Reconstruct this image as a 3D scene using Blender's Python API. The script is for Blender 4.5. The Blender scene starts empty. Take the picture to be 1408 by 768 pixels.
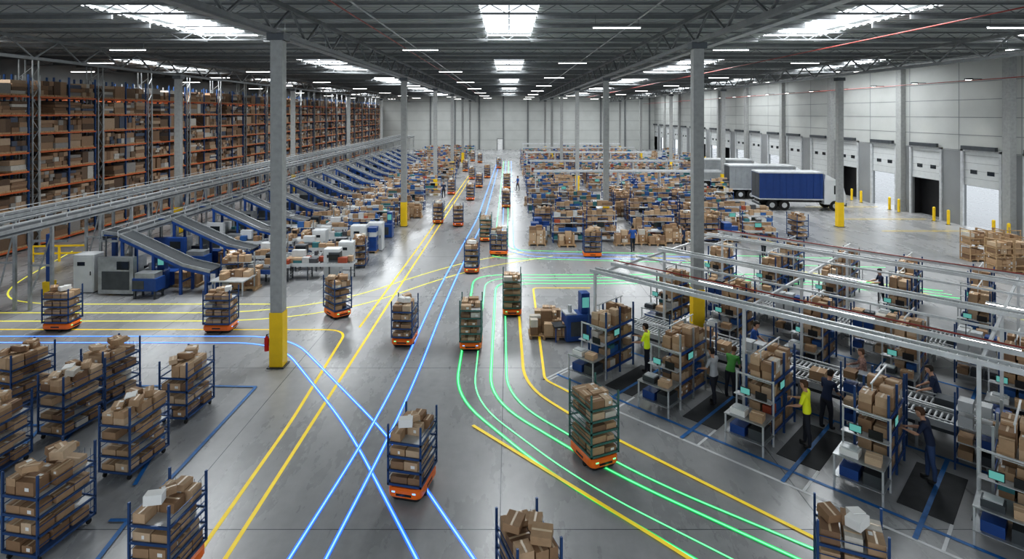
import bpy, bmesh, math, random
from mathutils import Vector, Matrix
R = random.Random(7)
sc = bpy.context.scene
COL = sc.collection

# ------------------------------------------------------------------ materials
MATS = {}
def nmat(name):
    m = bpy.data.materials.new(name); m.use_nodes = True
    nt = m.node_tree; b = nt.nodes.get('Principled BSDF')
    MATS[name] = m
    return m, nt, b
def simple(name, col, rough=0.5, metal=0.0, noise=0.12, scale=3.0, emis=None, es=0.0, bump=0.0):
    m, nt, b = nmat(name)
    b.inputs['Roughness'].default_value = rough
    b.inputs['Metallic'].default_value = metal
    tc = nt.nodes.new('ShaderNodeTexCoord'); n = nt.nodes.new('ShaderNodeTexNoise')
    n.inputs['Scale'].default_value = scale; n.inputs['Detail'].default_value = 4
    nt.links.new(tc.outputs['Object'], n.inputs['Vector'])
    r = nt.nodes.new('ShaderNodeValToRGB')
    c0 = [c*(1-noise) for c in col]; c1 = [min(1, c*(1+noise)) for c in col]
    r.color_ramp.elements[0].position = 0.3; r.color_ramp.elements[1].position = 0.7
    r.color_ramp.elements[0].color = (*c0, 1); r.color_ramp.elements[1].color = (*c1, 1)
    nt.links.new(n.outputs['Fac'], r.inputs['Fac']); nt.links.new(r.outputs['Color'], b.inputs['Base Color'])
    if emis:
        b.inputs['Emission Color'].default_value = (*emis, 1); b.inputs['Emission Strength'].default_value = es
    return m
def island(name, stops, rough=0.75, vr=0.25):
    m, nt, b = nmat(name)
    b.inputs['Roughness'].default_value = rough
    g = nt.nodes.new('ShaderNodeNewGeometry'); oi = nt.nodes.new('ShaderNodeObjectInfo')
    ad = nt.nodes.new('ShaderNodeMath'); ad.operation = 'ADD'
    nt.links.new(g.outputs['Random Per Island'], ad.inputs[0]); nt.links.new(oi.outputs['Random'], ad.inputs[1])
    fr = nt.nodes.new('ShaderNodeMath'); fr.operation = 'FRACT'; nt.links.new(ad.outputs[0], fr.inputs[0])
    r = nt.nodes.new('ShaderNodeValToRGB'); r.color_ramp.interpolation = 'CONSTANT'
    els = r.color_ramp.elements
    while len(els) < len(stops): els.new(0.5)
    for i, (p, c) in enumerate(stops):
        els[i].position = p; els[i].color = (*c, 1)
    nt.links.new(fr.outputs[0], r.inputs['Fac'])
    n = nt.nodes.new('ShaderNodeTexNoise'); n.inputs['Scale'].default_value = 9
    tc = nt.nodes.new('ShaderNodeTexCoord'); nt.links.new(tc.outputs['Object'], n.inputs['Vector'])
    mx = nt.nodes.new('ShaderNodeMix'); mx.data_type = 'RGBA'; mx.blend_type = 'MULTIPLY'
    mx.inputs['Factor'].default_value = vr
    nt.links.new(r.outputs['Color'], mx.inputs['A']); nt.links.new(n.outputs['Fac'], mx.inputs['B'])
    nt.links.new(mx.outputs['Result'], b.inputs['Base Color'])
    return m
island('cardboard', [(0,(.52,.345,.205)),(.16,(.42,.27,.16)),(.32,(.60,.42,.27)),(.48,(.34,.21,.12)),(.62,(.49,.33,.20)),(.78,(.64,.48,.33)),(.9,(.27,.165,.10)),(.96,(.68,.64,.57))])
island('rack_goods', [(0,(.27,.165,.10)),(.18,(.38,.25,.16)),(.36,(.14,.09,.06)),(.46,(.50,.37,.26)),(.60,(.33,.31,.29)),(.72,(.60,.57,.52)),(.80,(.20,.135,.09)),(.93,(.11,.13,.18))], 0.8)
island('mixed_goods', [(0,(.50,.34,.21)),(.25,(.34,.22,.13)),(.4,(.04,.14,.38)),(.52,(.6,.6,.6)),(.64,(.58,.42,.28)),(.78,(.06,.22,.24)),(.88,(.10,.10,.11)),(.95,(.45,.10,.05))], 0.6)
simple('packing_tape', (.66,.52,.36), .35)
simple('paper_label', (.82,.82,.80), .6, noise=.03)
simple('blue_paint', (.02,.075,.27), .38)
simple('navy_frame', (.03,.08,.21), .4, .2)
simple('teal_frame', (.07,.17,.16), .4, .2)
simple('steel_galv', (.42,.44,.45), .38, .6, noise=.2)
simple('steel_light', (.58,.60,.61), .4, .25)
simple('aluminium', (.68,.70,.71), .35, .3)
simple('steel_dark', (.09,.10,.11), .45, .5)
simple('truss_paint', (.17,.18,.185), .5, .2)
simple('concrete_column', (.36,.37,.365), .75, noise=.10, scale=5)
simple('safety_yellow', (.92,.62,.02), .45, noise=.06)
simple('robot_orange', (.92,.19,.02), .32, noise=.05)
simple('beam_orange', (.58,.14,.04), .5)
simple('black_plastic', (.018,.018,.02), .4)
simple('belt_rubber', (.04,.045,.05), .6)
simple('machine_white', (.62,.64,.65), .4, noise=.06)
simple('wood_pallet', (.45,.31,.18), .8, noise=.3, scale=8)
simple('pipe_red', (.30,.05,.04), .4)
simple('mat_rubber', (.055,.058,.062), .8)
simple('wall_panel', (.46,.475,.46), .6, noise=.05, scale=.5)
simple('wall_lower', (.25,.26,.265), .7, noise=.08, scale=.5)
simple('door_panel', (.60,.62,.62), .45, noise=.04)
simple('roof_deck', (.42,.44,.435), .5, .1, noise=.12, scale=.6)
simple('tyre', (.02,.02,.02), .8)
simple('truck_blue', (.015,.06,.24), .4, noise=.06)
simple('truck_grey', (.30,.32,.33), .45, noise=.08)
simple('truck_white', (.75,.77,.78), .3, noise=.03)
simple('glass_dark', (.02,.025,.03), .08)
simple('screen', (.02,.05,.05), .2, emis=(.16,.50,.45), es=.6)
simple('lamp_led', (1,1,1), .5, emis=(1,.98,.94), es=7)
simple('extinguisher_red', (.6,.02,.02), .3)
simple('paint_yellow_emissive', (.92,.68,.04), .5, noise=.08, emis=(1,.74,.05), es=.26)  # plain floor paint, glow added so the lines stand out
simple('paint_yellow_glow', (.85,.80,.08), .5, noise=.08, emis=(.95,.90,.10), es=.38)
simple('paint_blue', (.02,.16,.44), .5, noise=.2, scale=6)
simple('paint_white', (.74,.75,.75), .5, noise=.1)
simple('led_blue', (.02,.12,.6), .4, emis=(.03,.20,1.0), es=.85)
simple('led_blue_core', (.2,.4,1), .4, emis=(.24,.52,1.0), es=1.2)
simple('led_green', (.01,.5,.12), .4, emis=(.01,.75,.16), es=.65)
simple('led_green_core', (.2,1,.4), .4, emis=(.20,1.0,.40), es=1.05)
simple('skin', (.55,.32,.22), .55, noise=.05)
simple('hair_dark', (.02,.014,.01), .7)
simple('hair_brown', (.10,.05,.025), .7)
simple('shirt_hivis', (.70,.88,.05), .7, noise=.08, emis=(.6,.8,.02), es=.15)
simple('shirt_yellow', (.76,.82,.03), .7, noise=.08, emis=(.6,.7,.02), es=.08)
simple('shirt_navy', (.022,.035,.08), .8)
simple('shirt_blue', (.03,.10,.34), .8)
simple('shirt_grey', (.50,.52,.54), .8)
simple('shirt_green', (.12,.40,.10), .8)
simple('shirt_plaid', (.32,.20,.17), .8, noise=.6, scale=25)
simple('trousers_dark', (.03,.033,.045), .85)
simple('jeans', (.05,.09,.20), .85)
simple('shoe', (.02,.02,.02), .6)
simple('eye_white', (.8,.8,.8), .3)
simple('lips', (.40,.15,.12), .5)
def floor_material():
    m, nt, b = nmat('polished_concrete')
    tc = nt.nodes.new('ShaderNodeTexCoord')
    n1 = nt.nodes.new('ShaderNodeTexNoise'); n1.inputs['Scale'].default_value = .35; n1.inputs['Detail'].default_value = 8; n1.inputs['Roughness'].default_value = .65
    n2 = nt.nodes.new('ShaderNodeTexNoise'); n2.inputs['Scale'].default_value = 3.0; n2.inputs['Detail'].default_value = 6
    mp = nt.nodes.new('ShaderNodeMapping'); mp.inputs['Scale'].default_value = (1.6, .5, 1)
    nt.links.new(tc.outputs['Object'], mp.inputs['Vector'])
    nt.links.new(mp.outputs['Vector'], n1.inputs['Vector']); nt.links.new(tc.outputs['Object'], n2.inputs['Vector'])
    r = nt.nodes.new('ShaderNodeValToRGB')
    r.color_ramp.elements[0].position = .30; r.color_ramp.elements[0].color = (.29,.295,.30, 1)
    r.color_ramp.elements[1].position = .72; r.color_ramp.elements[1].color = (.43,.435,.44, 1)
    mx = nt.nodes.new('ShaderNodeMath'); mx.operation = 'MULTIPLY_ADD'; mx.inputs[1].default_value = .35
    sb = nt.nodes.new('ShaderNodeMath'); sb.operation = 'SUBTRACT'; sb.inputs[1].default_value = .175
    nt.links.new(n2.outputs['Fac'], mx.inputs[0]); nt.links.new(n1.outputs['Fac'], sb.inputs[0]); nt.links.new(sb.outputs[0], mx.inputs[2])
    nt.links.new(mx.outputs[0], r.inputs['Fac']); nt.links.new(r.outputs['Color'], b.inputs['Base Color'])
    rr = nt.nodes.new('ShaderNodeMapRange'); rr.inputs['To Min'].default_value = .18; rr.inputs['To Max'].default_value = .38
    nt.links.new(n1.outputs['Fac'], rr.inputs['Value']); nt.links.new(rr.outputs['Result'], b.inputs['Roughness'])
floor_material()

# ------------------------------------------------------------------ mesh builder
class MB:
    def __init__(s): s.v=[]; s.f=[]; s.m=[]; s.names=[]; s.M=None
    def mi(s, n):
        if n not in s.names: s.names.append(n)
        return s.names.index(n)
    def add(s, vs, fs, mat):
        o=len(s.v)
        if s.M is not None: vs=[tuple(s.M @ Vector(p)) for p in vs]
        s.v.extend(vs); k=s.mi(mat)
        for f in fs: s.f.append(tuple(i+o for i in f)); s.m.append(k)
    def box(s, x0,x1,y0,y1,z0,z1, mat, rz=0.0):
        vs=[(x0,y0,z0),(x1,y0,z0),(x1,y1,z0),(x0,y1,z0),(x0,y0,z1),(x1,y0,z1),(x1,y1,z1),(x0,y1,z1)]
        if rz:
            cx,cy=(x0+x1)/2,(y0+y1)/2; c,sn=math.cos(rz),math.sin(rz)
            vs=[(cx+(x-cx)*c-(y-cy)*sn, cy+(x-cx)*sn+(y-cy)*c, z) for x,y,z in vs]
        s.add(vs, [(0,3,2,1),(4,5,6,7),(0,1,5,4),(1,2,6,5),(2,3,7,6),(3,0,4,7)], mat)
    def cbox(s, cx,cy,cz,sx,sy,sz, mat, rz=0.0):
        s.box(cx-sx/2,cx+sx/2,cy-sy/2,cy+sy/2,cz-sz/2,cz+sz/2,mat,rz)
    def beam(s, p, q, w, h, mat):
        p=Vector(p); q=Vector(q); d=(q-p).normalized()
        up=Vector((0,0,1)) if abs(d.z)<.95 else Vector((0,1,0))
        r=d.cross(up).normalized(); u=r.cross(d)
        vs=[]
        for c in (p,q):
            for a,b in ((-1,-1),(1,-1),(1,1),(-1,1)): vs.append(tuple(c+r*(a*w/2)+u*(b*h/2)))
        s.add(vs,[(0,3,2,1),(4,5,6,7),(0,1,5,4),(1,2,6,5),(2,3,7,6),(3,0,4,7)],mat)
    def cyl(s, p, q, r0, mat, n=8, r1=None, cap=True):
        if r1 is None: r1=r0
        p=Vector(p); q=Vector(q); d=(q-p).normalized()
        up=Vector((0,0,1)) if abs(d.z)<.95 else Vector((0,1,0))
        a=d.cross(up).normalized(); b=a.cross(d)
        vs=[]
        for c,r in ((p,r0),(q,r1)):
            for i in range(n):
                t=2*math.pi*i/n; vs.append(tuple(c+a*(math.cos(t)*r)+b*(math.sin(t)*r)))
        fs=[(i,(i+1)%n,n+(i+1)%n,n+i) for i in range(n)]
        if cap: fs+= [tuple(range(n-1,-1,-1)), tuple(range(n,2*n))]
        s.add(vs,fs,mat)
    def rings(s, rings, mat, cap=True):
        n=len(rings[0]); vs=[p for r in rings for p in r]; fs=[]
        for k in range(len(rings)-1):
            for i in range(n):
                fs.append((k*n+i,k*n+(i+1)%n,(k+1)*n+(i+1)%n,(k+1)*n+i))
        if cap: fs+= [tuple(range(n-1,-1,-1)), tuple(range((len(rings)-1)*n,len(rings)*n))]
        s.add(vs,fs,mat)
    def rrect(s, cx,cy,w,d,r,levels,mat,seg=4):
        rs=[]
        for z,ins in levels:
            ring=[]
            for (sx,sy,a0) in ((1,1,0),(-1,1,90),(-1,-1,180),(1,-1,270)):
                for k in range(seg+1):
                    t=math.radians(a0+90*k/seg)
                    ring.append((cx+sx*(w/2-r)+math.cos(t)*(r-ins), cy+sy*(d/2-r)+math.sin(t)*(r-ins), z))
            rs.append(ring)
        s.rings(rs,mat)
    def ell(s, c, r, mat, nu=12, nv=8, zmin=-1.0):
        rs=[]
        for j in range(nv+1):
            t=-math.pi/2+math.pi*j/nv
            sz=max(zmin,math.sin(t)); cr=max(.02,math.sqrt(max(0,1-sz*sz)))
            rs.append([(c[0]+r[0]*cr*math.cos(2*math.pi*i/nu), c[1]+r[1]*cr*math.sin(2*math.pi*i/nu), c[2]+r[2]*sz) for i in range(nu)])
        s.rings(rs,mat)
    def mesh(s, name, smooth=False):
        me=bpy.data.meshes.new(name); me.from_pydata(s.v,[],s.f)
        for n in s.names: me.materials.append(MATS[n])
        me.polygons.foreach_set('material_index', s.m)
        if smooth: me.polygons.foreach_set('use_smooth',[True]*len(s.f))
        me.update(); return me
    def obj(s, name, parent=None, **k):
        o=bpy.data.objects.new(name, s.mesh(name,**k)); COL.objects.link(o)
        if parent: o.parent=parent
        return o
def inst(name, me, loc, rz=0.0, sc_=None):
    o=bpy.data.objects.new(name, me); COL.objects.link(o); o.location=loc; o.rotation_euler=(0,0,rz)
    if sc_: o.scale=sc_
    return o

H=9.0; F=800.0
def fp(u,v): return ((u-700)*H/(v-156), F*H/(v-156))

# ------------------------------------------------------------------ cartons
def carton(mb,x0,x1,y0,y1,z0,z1,rz=0,mat='cardboard',detail=True):
    mb.box(x0,x1,y0,y1,z0,z1,mat,rz)
    if detail and mat=='cardboard':
        cx,cy=(x0+x1)/2,(y0+y1)/2; w,d=x1-x0,y1-y0
        t=.04
        if w>=d: mb.cbox(cx,cy,z1+.002,w*.998,t,.003,'packing_tape',rz)
        else: mb.cbox(cx,cy,z1+.002,t,d*.998,.003,'packing_tape',rz)
        if R.random()<.25:
            mb.cbox(cx+w*.22,cy+d*.25,z1+.004,min(.10,w*.35),min(.07,d*.3),.003,'paper_label',rz)
        if R.random()<.25:
            mb.cbox(cx+w*.15,y0-.001,(z0+z1)/2,min(.10,w*.35),.003,min(.07,(z1-z0)*.45),'paper_label')
def fill(mb,x0,x1,y0,y1,z,hmax,mat='cardboard',wmin=.26,wmax=.5,dens=.95,detail=True,rows=2,jit=.04):
    for r in range(rows):
        ya=y0+(y1-y0)*r/rows; yb=y0+(y1-y0)*(r+1)/rows
        x=x0
        while x<x1-.15:
            w=min(R.uniform(wmin,wmax),x1-x)
            if R.random()<dens:
                zz=z; top=z+hmax*R.uniform(.6,1)
                while zz<top-.08:
                    h=min(R.uniform(.14,.34),top-zz)
                    if top-zz-h<.08: h=top-zz
                    carton(mb,x+.012,x+w-.012,ya+.012,yb-.012-R.uniform(0,.06),zz,zz+h,R.uniform(-jit,jit),mat,detail)
                    zz+=h+.002
            x+=w
def cart(seed, w=.84, d=1.12, fm='navy_frame', agv=True, h=1.78, levels=4, mess=.5):
    R.seed(seed); mb=MB()
    z0=.38 if agv else .17
    if agv:
        mb.rrect(0,0,w*.92,d*.98,.15,[(.03,.05),(.10,.0),(.14,.0)],'black_plastic')
        mb.rrect(0,0,w*1.0,d*1.04,.17,[(.12,.02),(.15,0),(.29,0),(.335,.04)],'robot_orange')
        mb.rrect(0,0,w*.80,d*.85,.10,[(.335,0),(.38,0)],'steel_dark')
        mb.cbox(0,-d*.522,.20,w*.45,.012,.05,'glass_dark'); mb.cbox(0,d*.522,.20,w*.45,.012,.05,'glass_dark')
        for sx in (-1,1):
            mb.cyl((sx*w*.30,-d*.15,.07),(sx*w*.47,-d*.15,.07),.07,'tyre',10)
            mb.cbox(sx*w*.502,0,.22,.01,d*.3,.05,'black_plastic')
            mb.cbox(sx*w*.30,-d*.522,.26,.08,.012,.03,'led_green_core' if seed%2 else 'led_blue_core')
    else:
        for sx in (-1,1):
            for sy in (-1,1):
                mb.cyl((sx*(w/2-.1)-.02,sy*(d/2-.1),.06),(sx*(w/2-.1)+.02,sy*(d/2-.1),.06),.06,'tyre',10)
                mb.box(sx*(w/2-.1)-.03,sx*(w/2-.1)+.03,sy*(d/2-.1)-.03,sy*(d/2-.1)+.03,.10,z0,'steel_dark')
    p=.04
    for sx in (-1,1):
        for sy in (-1,1):
            mb.cbox(sx*(w/2-p/2),sy*(d/2-p/2),(z0+h)/2,p,p,h-z0,fm)
    step=(h-.12-z0)/levels
    for k in range(levels):
        z=z0+k*step
        mb.box(-w/2+.01,w/2-.01,-d/2+.01,d/2-.01,z,z+.02,'steel_light' if k else fm)
        for sy in (-1,1): mb.cbox(0,sy*(d/2-.015),z+.02,w,.03,.05,fm)
        for sx in (-1,1): mb.cbox(sx*(w/2-.015),0,z+.02,.03,d,.05,fm)
        for sx in (-1,1): mb.cbox(sx*(w/2-.012),0,z+step*.55,.014,d,.014,fm)
        last = k==levels-1
        hm=step-.07 if not last else step+.02
        if not agv and not last: hm*=.82
        fill(mb,-w/2+.05,w/2-.05,-d/2+.04,d/2-.04,z+.022,hm*R.uniform(.85,1), rows=3,dens=.93 if agv else .86,wmin=.24,wmax=.44, jit=.05)
    if mess>0:
        for k in range(int(2+mess*5)):
            a,b,c=R.uniform(.2,.4),R.uniform(.18,.32),R.uniform(.08,.18)
            x,y=R.uniform(-w/2+.22,w/2-.22),R.uniform(-d/2+.22,d/2-.22)
            z=h-.06+R.uniform(-.02,.07)
            mb.M=Matrix.Translation((x,y,z))@Matrix.Rotation(R.uniform(0,3),4,'Z')@Matrix.Rotation(R.uniform(-.18,.18),4,'X')
            mt='cardboard' if R.random()<.75 else 'paper_label'
            carton(mb,-a/2,a/2,-b/2,b/2,-c/2,c/2,0,mt); mb.M=None
    for k in range(1,6):
        x=-w/2+w*k/6
        mb.cyl((x,d/2-.01,z0),(x,d/2-.01,h-.2),.005,fm,4)
    return mb.mesh('cart_%d'%seed)

agv_navy=[cart(s,fm='navy_frame',mess=.3) for s in (1,2,3)]
agv_teal=[cart(s,fm='teal_frame',mess=.0,h=1.95,levels=5) for s in (4,5)]
stat_navy=[cart(s,w=.88,d=1.34,fm='navy_frame',agv=False,h=1.80,mess=.8) for s in (11,12,13)]
def front(u,v,rz=0.0,n='shelf_carrying_robot',me=None,off=.5):
    x,y=fp(u,v); y2=y+off; x*=y2/y
    return inst(n,me,(x,y2,0),rz)
for (u,v,rz,k,t) in [(86,457,math.pi/2,0,0),(304,459,math.pi/2,1,0),(464,438,.75,2,0),(557,478,-.06,0,0),(648,484,0,0,1),
        (568,692,-.22,1,0),(816,648,.42,1,1),(704,436,0,1,1),(649,377,0,0,0),(686,352,1.5,1,0),(814,355,1.57,2,0),
        (603,308,0,0,0),(630,312,.1,1,0),(668,333,0,1,1),(696,286,0,0,0),(647,276,0,1,0),(659,258,0,0,0),(649,247,0,1,0),(697,260,0,2,0),(640,236,0,2,0),(670,245,0,2,0),
        (686,232,0,1,0),(621,268,0,1,0),(660,224,0,0,0),(650,222,0,0,0)]:
    l=agv_teal if t else agv_navy
    front(u,v,rz,me=l[k%len(l)],off=.55 if abs(math.sin(rz))<.6 else .42)
inst('shelf_carrying_robot',agv_navy[2],(.33,10.3,0),.35)
inst('shelf_carrying_robot',agv_navy[0],(6.15,10.5,0),1.15)
inst('shelf_carrying_robot',agv_navy[1],(-6.6,11.3,0),-.12)
for i,(u,v,rz) in enumerate([(32,570,-.25),(100,607,-.2),(153,563,-.25),(258,583,-.1),(186,660,-.15),(70,775,-.18),(-10,672,-.1)]):
    front(u,v,rz,'rolling_shelf_cart',stat_navy[i%3],.65)

# ------------------------------------------------------------------ shell
fl=MB(); fl.box(-42,75,-6,150,-.3,0,'polished_concrete'); fl.obj('floor')
jt=MB()
for x in (-38,-30,-22,-14.5,-7.6,-.2,6.9,16,25,33): jt.box(x-.010,x+.010,-5,146,0,.0015,'steel_dark')
for y in range(4,146,8): jt.box(-40,36,y+.6-.010,y+.6+.010,0,.0015,'steel_dark')
jt.obj('floor_expansion_joints')
YB=146.0; XR=36.5; XL=-41.0; ZR=13.7
wb=MB(); wb.box(XL-.3,XR+.3,YB,YB+.3,0,ZR+.3,'wall_panel')
for z in (2.4,4.8,7.2,9.6,12): wb.box(XL,XR,YB-.02,YB,z-.03,z+.03,'wall_lower')
for i in range(13):
    x=-38+i*6.1; wb.box(x-.18,x+.18,YB-.25,YB,0,ZR,'truss_paint')
wb.obj('wall_back')
d=MB(); d.box(-2.9,-1.3,YB-.1,YB-.02,0,2.6,'paint_white'); d.box(-3.0,-2.9,YB-.12,YB-.02,0,2.7,'steel_dark'); d.box(-1.3,-1.2,YB-.12,YB-.02,0,2.7,'steel_dark'); d.box(-3,-1.2,YB-.12,YB-.02,2.6,2.7,'steel_dark'); d.box(-1.6,-1.5,YB-.16,YB-.1,1,1.15,'steel_dark'); d.obj('door_1')
wl=MB(); wl.box(XL-.3,XL,-6,YB,0,ZR+.3,'wall_lower'); wl.obj('wall_left')
wr=MB(); doors=[]
pil=[30.5+11.7*k for k in range(10)]
for p in pil:
    for (a,b) in ((.9,4.6),(6.9,10.6)): doors.append((p+a,p+b))
ys=[-6]
for a,b in doors:
    wr.box(XR,XR+.3,ys[-1],a,0,6.0,'wall_lower'); ys.append(b)
wr.box(XR,XR+.3,ys[-1],YB,0,6.0,'wall_lower')
wr.box(XR,XR+.3,-6,YB,6.0,ZR+.3,'wall_panel')
for z in (6.05,7.3,8.7,10.1,11.5): wr.box(XR-.02,XR,-6,YB,z-.03,z+.03,'wall_lower')
for k in range(30): wr.box(XR-.012,XR,5.8*k-5.03,5.8*k-4.97,6,ZR,'wall_lower')
wr.obj('wall_right')
pm=MB()
pm.box(-.45,0,-.35,.35,0,ZR,'concrete_column'); pm.box(-.5,-.0,-.42,.42,0,.5,'concrete_column')
pme=pm.mesh('pilaster')
for p in pil: inst('wall_pilaster',pme,(XR,p,0))
wlm=MB(); wlm.box(-.25,.25,-.12,.12,0,.12,'steel_dark'); wlm.box(-.2,.2,-.09,.09,-.02,0,'lamp_led'); wlm.box(.2,1.0,-.03,.03,.05,.10,'steel_dark'); wlmm=wlm.mesh('wall_lamp')
for k in range(5):
    for q in (2.75,8.75):
        yy=42.2+11.7*k+q
        inst('wall_downlight_lamp',wlmm,(XR-1.0,yy,11.6))
        if k<3:
            L=bpy.data.lights.new('wall_downlight','SPOT'); L.energy=800; L.spot_size=math.radians(75); L.spot_blend=.6; L.shadow_soft_size=.1; L.color=(1,.96,.88)
            o=bpy.data.objects.new('wall_downlight',L); COL.objects.link(o); o.location=(XR-1.0,yy,11.55); o.rotation_euler=(0,math.radians(18),0)
for i,(a,b) in enumerate(doors):
    mb=MB(); state=['open','dark','open','dark','closed','closed','open','closed'][(i+6)%8]
    if i in (2,4): state='open'
    if i in (3,): state='dark'
    zb={'open':3.3,'dark':3.3,'closed':0.02}[state]
    z=zb
    while z<5.98:
        z2=min(6.0,z+.6); mb.box(XR+.05,XR+.12,a,b,z+.012,z2-.012,'door_panel'); mb.box(XR+.07,XR+.10,a,b,z-.012,z+.012,'wall_lower'); z=z2
    zw=zb+.95 if state!='closed' else 4.2
    for c in (.28,.72):
        y=a+(b-a)*c; mb.box(XR+.035,XR+.055,y-.33,y+.33,zw,zw+.32,'glass_dark')
    for yy in (a,b): mb.box(XR-.12,XR+.02,yy-.12,yy+.12,0,6.15,'steel_light')
    mb.box(XR-.12,XR+.02,a-.12,b+.12,6.0,6.2,'steel_light')
    mb.box(XR-.35,XR-.12,a+.2,b-.2,6.15,6.45,'steel_dark')
    if state=='dark':
        e_=.9  # shallow black box stands in for the shade inside a docked trailer
        mb.box(XR+.3,XR+e_,a-.1,a,0,3.6,'black_plastic'); mb.box(XR+.3,XR+e_,b,b+.1,0,3.6,'black_plastic')
        mb.box(XR+.3,XR+e_,a-.1,b+.1,3.5,3.6,'black_plastic'); mb.box(XR+e_,XR+e_+.1,a-.1,b+.1,0,3.6,'black_plastic')
    mb.obj('door_%d'%(i+2))
bl=MB(); bl.cyl((0,0,0),(0,0,1.15),.11,'safety_yellow',12); bl.cyl((0,0,1.15),(0,0,1.2),.11,'safety_yellow',12,.05); bl.cyl((0,0,0),(0,0,.03),.18,'steel_dark',12)
bme=bl.mesh('bollard')
for i,(a,b) in enumerate(doors[:14]):
    inst('safety_bollard',bme,(XR-.9,a-.35,0)); inst('safety_bollard',bme,(XR-.9,b+.35,0))
# ceiling
SKY=[]
for xc,w in ((0,2.6),(-16.6,3.4),(16.8,3.4),(-33,2.6),(31.5,2.6)):
    for k in range(6):
        y0=24.6+25.5*k; SKY.append((xc,w,y0,y0+ (10.5 if k==0 else 13)))
ce=MB()
xs=sorted(set([XL]+[s[0]-s[1]/2 for s in SKY]+[s[0]+s[1]/2 for s in SKY]+[XR]))
for i in range(len(xs)-1):
    a,b=xs[i],xs[i+1]; hole=[s for s in SKY if abs(s[0]-s[1]/2-a)<.01]
    if not hole: ce.box(a,b,-6,YB,ZR,ZR+.2,'roof_deck')
    else:
        y=-6
        for s_ in sorted(hole,key=lambda q:q[2]):
            ce.box(a,b,y,min(s_[2],YB),ZR,ZR+.2,'roof_deck'); y=s_[3]
            if y>YB: break
        if y<YB: ce.box(a,b,y,YB,ZR,ZR+.2,'roof_deck')
def xsegs(y,m0,m1):
    segs=[(XL,XR)]
    for s_ in SKY:
        if s_[2]-m0<y<s_[3]+m1:
            ns=[]
            for a,b in segs:
                l,r=s_[0]-s_[1]/2,s_[0]+s_[1]/2
                if l>a and r<b: ns+= [(a,l),(r,b)]
                else: ns.append((a,b))
            segs=ns
    return segs
for k in range(int((YB-14)/.6)):
    y=14+k*.6
    for a,b in xsegs(y,.3,.1): ce.box(a,b,y,y+.25,ZR-.09,ZR,'roof_deck')
ce.obj('ceiling')
n=0
for (xc,w,y0,y1) in SKY:
    if y0>YB-3: continue
    y1=min(y1,YB-1); n+=1
    mb=MB()
    for k in range(int((y1-y0)/2.1)+1): 
        yy=y0+k*2.1; mb.box(xc-w/2,xc+w/2,yy-.025,yy+.025,ZR-.03,ZR+.02,'steel_light')
    for xx in (xc-w/2,xc,xc+w/2): mb.box(xx-.025,xx+.025,y0,y1,ZR-.03,ZR+.02,'steel_light')
    mb.obj('window_%d'%n)
    L=bpy.data.lights.new('skylight_daylight','AREA'); L.shape='RECTANGLE'; L.size=w; L.size_y=y1-y0
    L.energy=math.pi*w*(y1-y0)*14; L.color=(.95,.98,1.0)
    o=bpy.data.objects.new('skylight_daylight',L); COL.objects.link(o); o.location=(xc,(y0+y1)/2,ZR+.06)
# joists
tj=MB(); zt,zb=13.52,13.12
tj.box(XL,XR,-.05,.05,zt-.04,zt+.04,'truss_paint'); tj.box(XL,XR,-.04,.04,zb-.035,zb+.035,'truss_paint')
x=XL+.3; up=True
while x<XR-.8:
    tj.beam((x,0,zb if up else zt),(x+.7,0,zt if up else zb),.03,.03,'truss_paint'); x+=.7; up=not up
tme=tj.mesh('roof_truss')
yj=[15.5+8.5*k for k in range(16) if 15.5+8.5*k<YB-1]
for y in yj: inst('roof_truss',tme,(0,y,0))
pu=MB()
for k in range(46):
    y=15.5+2.833*k
    if y<YB-1 and k%3: 
        for a,b in xsegs(y,.3,.3): pu.box(a,b,y-.04,y+.04,13.36,13.58,'truss_paint')
pu.obj('roof_purlins')
gj=MB(); zt2,zb2=12.95,11.9
gj.box(-.10,.10,-6,YB,zt2-.08,zt2+.08,'truss_paint'); gj.box(-.10,.10,-6,YB,zb2-.08,zb2+.08,'truss_paint')
y=0; up=True
while y<YB-2:
    gj.beam((0,y,zb2 if up else zt2),(0,y+1.7,zt2 if up else zb2),.08,.08,'truss_paint'); y+=1.7; up=not up
gme=gj.mesh('roof_girder')
for x in (-25,-8.3,7.6,25): inst('roof_girder',gme,(x,0,0))
lf=MB(); lf.box(-1.0,1.0,-.07,.07,.03,.08,'steel_light'); lf.box(-.98,.98,-.05,.05,0,.03,'lamp_led')
for sx in (-.9,.9): lf.cyl((sx,0,.08),(sx,0,.62),.008,'steel_dark',4)
lme=lf.mesh('lamp')
for i,y in enumerate(yj):
    for j,x in enumerate((-36.5,-29,-21.5,-12.5,-5,4.5,12.5,21,29)):
        if (i+j)%2==0: inst('linear_ceiling_lamp',lme,(x,y+.3,12.55))
pp=MB()
for (x,z) in ((-6.2,12.9),(18.9,12.9),(33.5,11.4)): pp.cyl((x,0,z),(x,YB-.5,z),.03,'pipe_red',8)
for x in (-5.6,5.4): pp.cyl((x,0,12.95),(x,YB-.5,12.95),.035,'steel_galv',8)
pp.obj('sprinkler_pipes')
ct=MB()
for x in (-10.4,10.2,28): ct.box(x-.2,x+.2,0,YB-1,12.4,12.42,'steel_galv'); ct.box(x-.21,x-.19,0,YB-1,12.4,12.5,'steel_galv'); ct.box(x+.19,x+.21,0,YB-1,12.4,12.5,'steel_galv')
for i in range(24):
    for x in (-10.4,10.2,28): ct.cyl((x,3+6*i,12.4),(x,3+6*i,13.6),.01,'steel_galv',4)
ct.obj('cable_trays')
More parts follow.
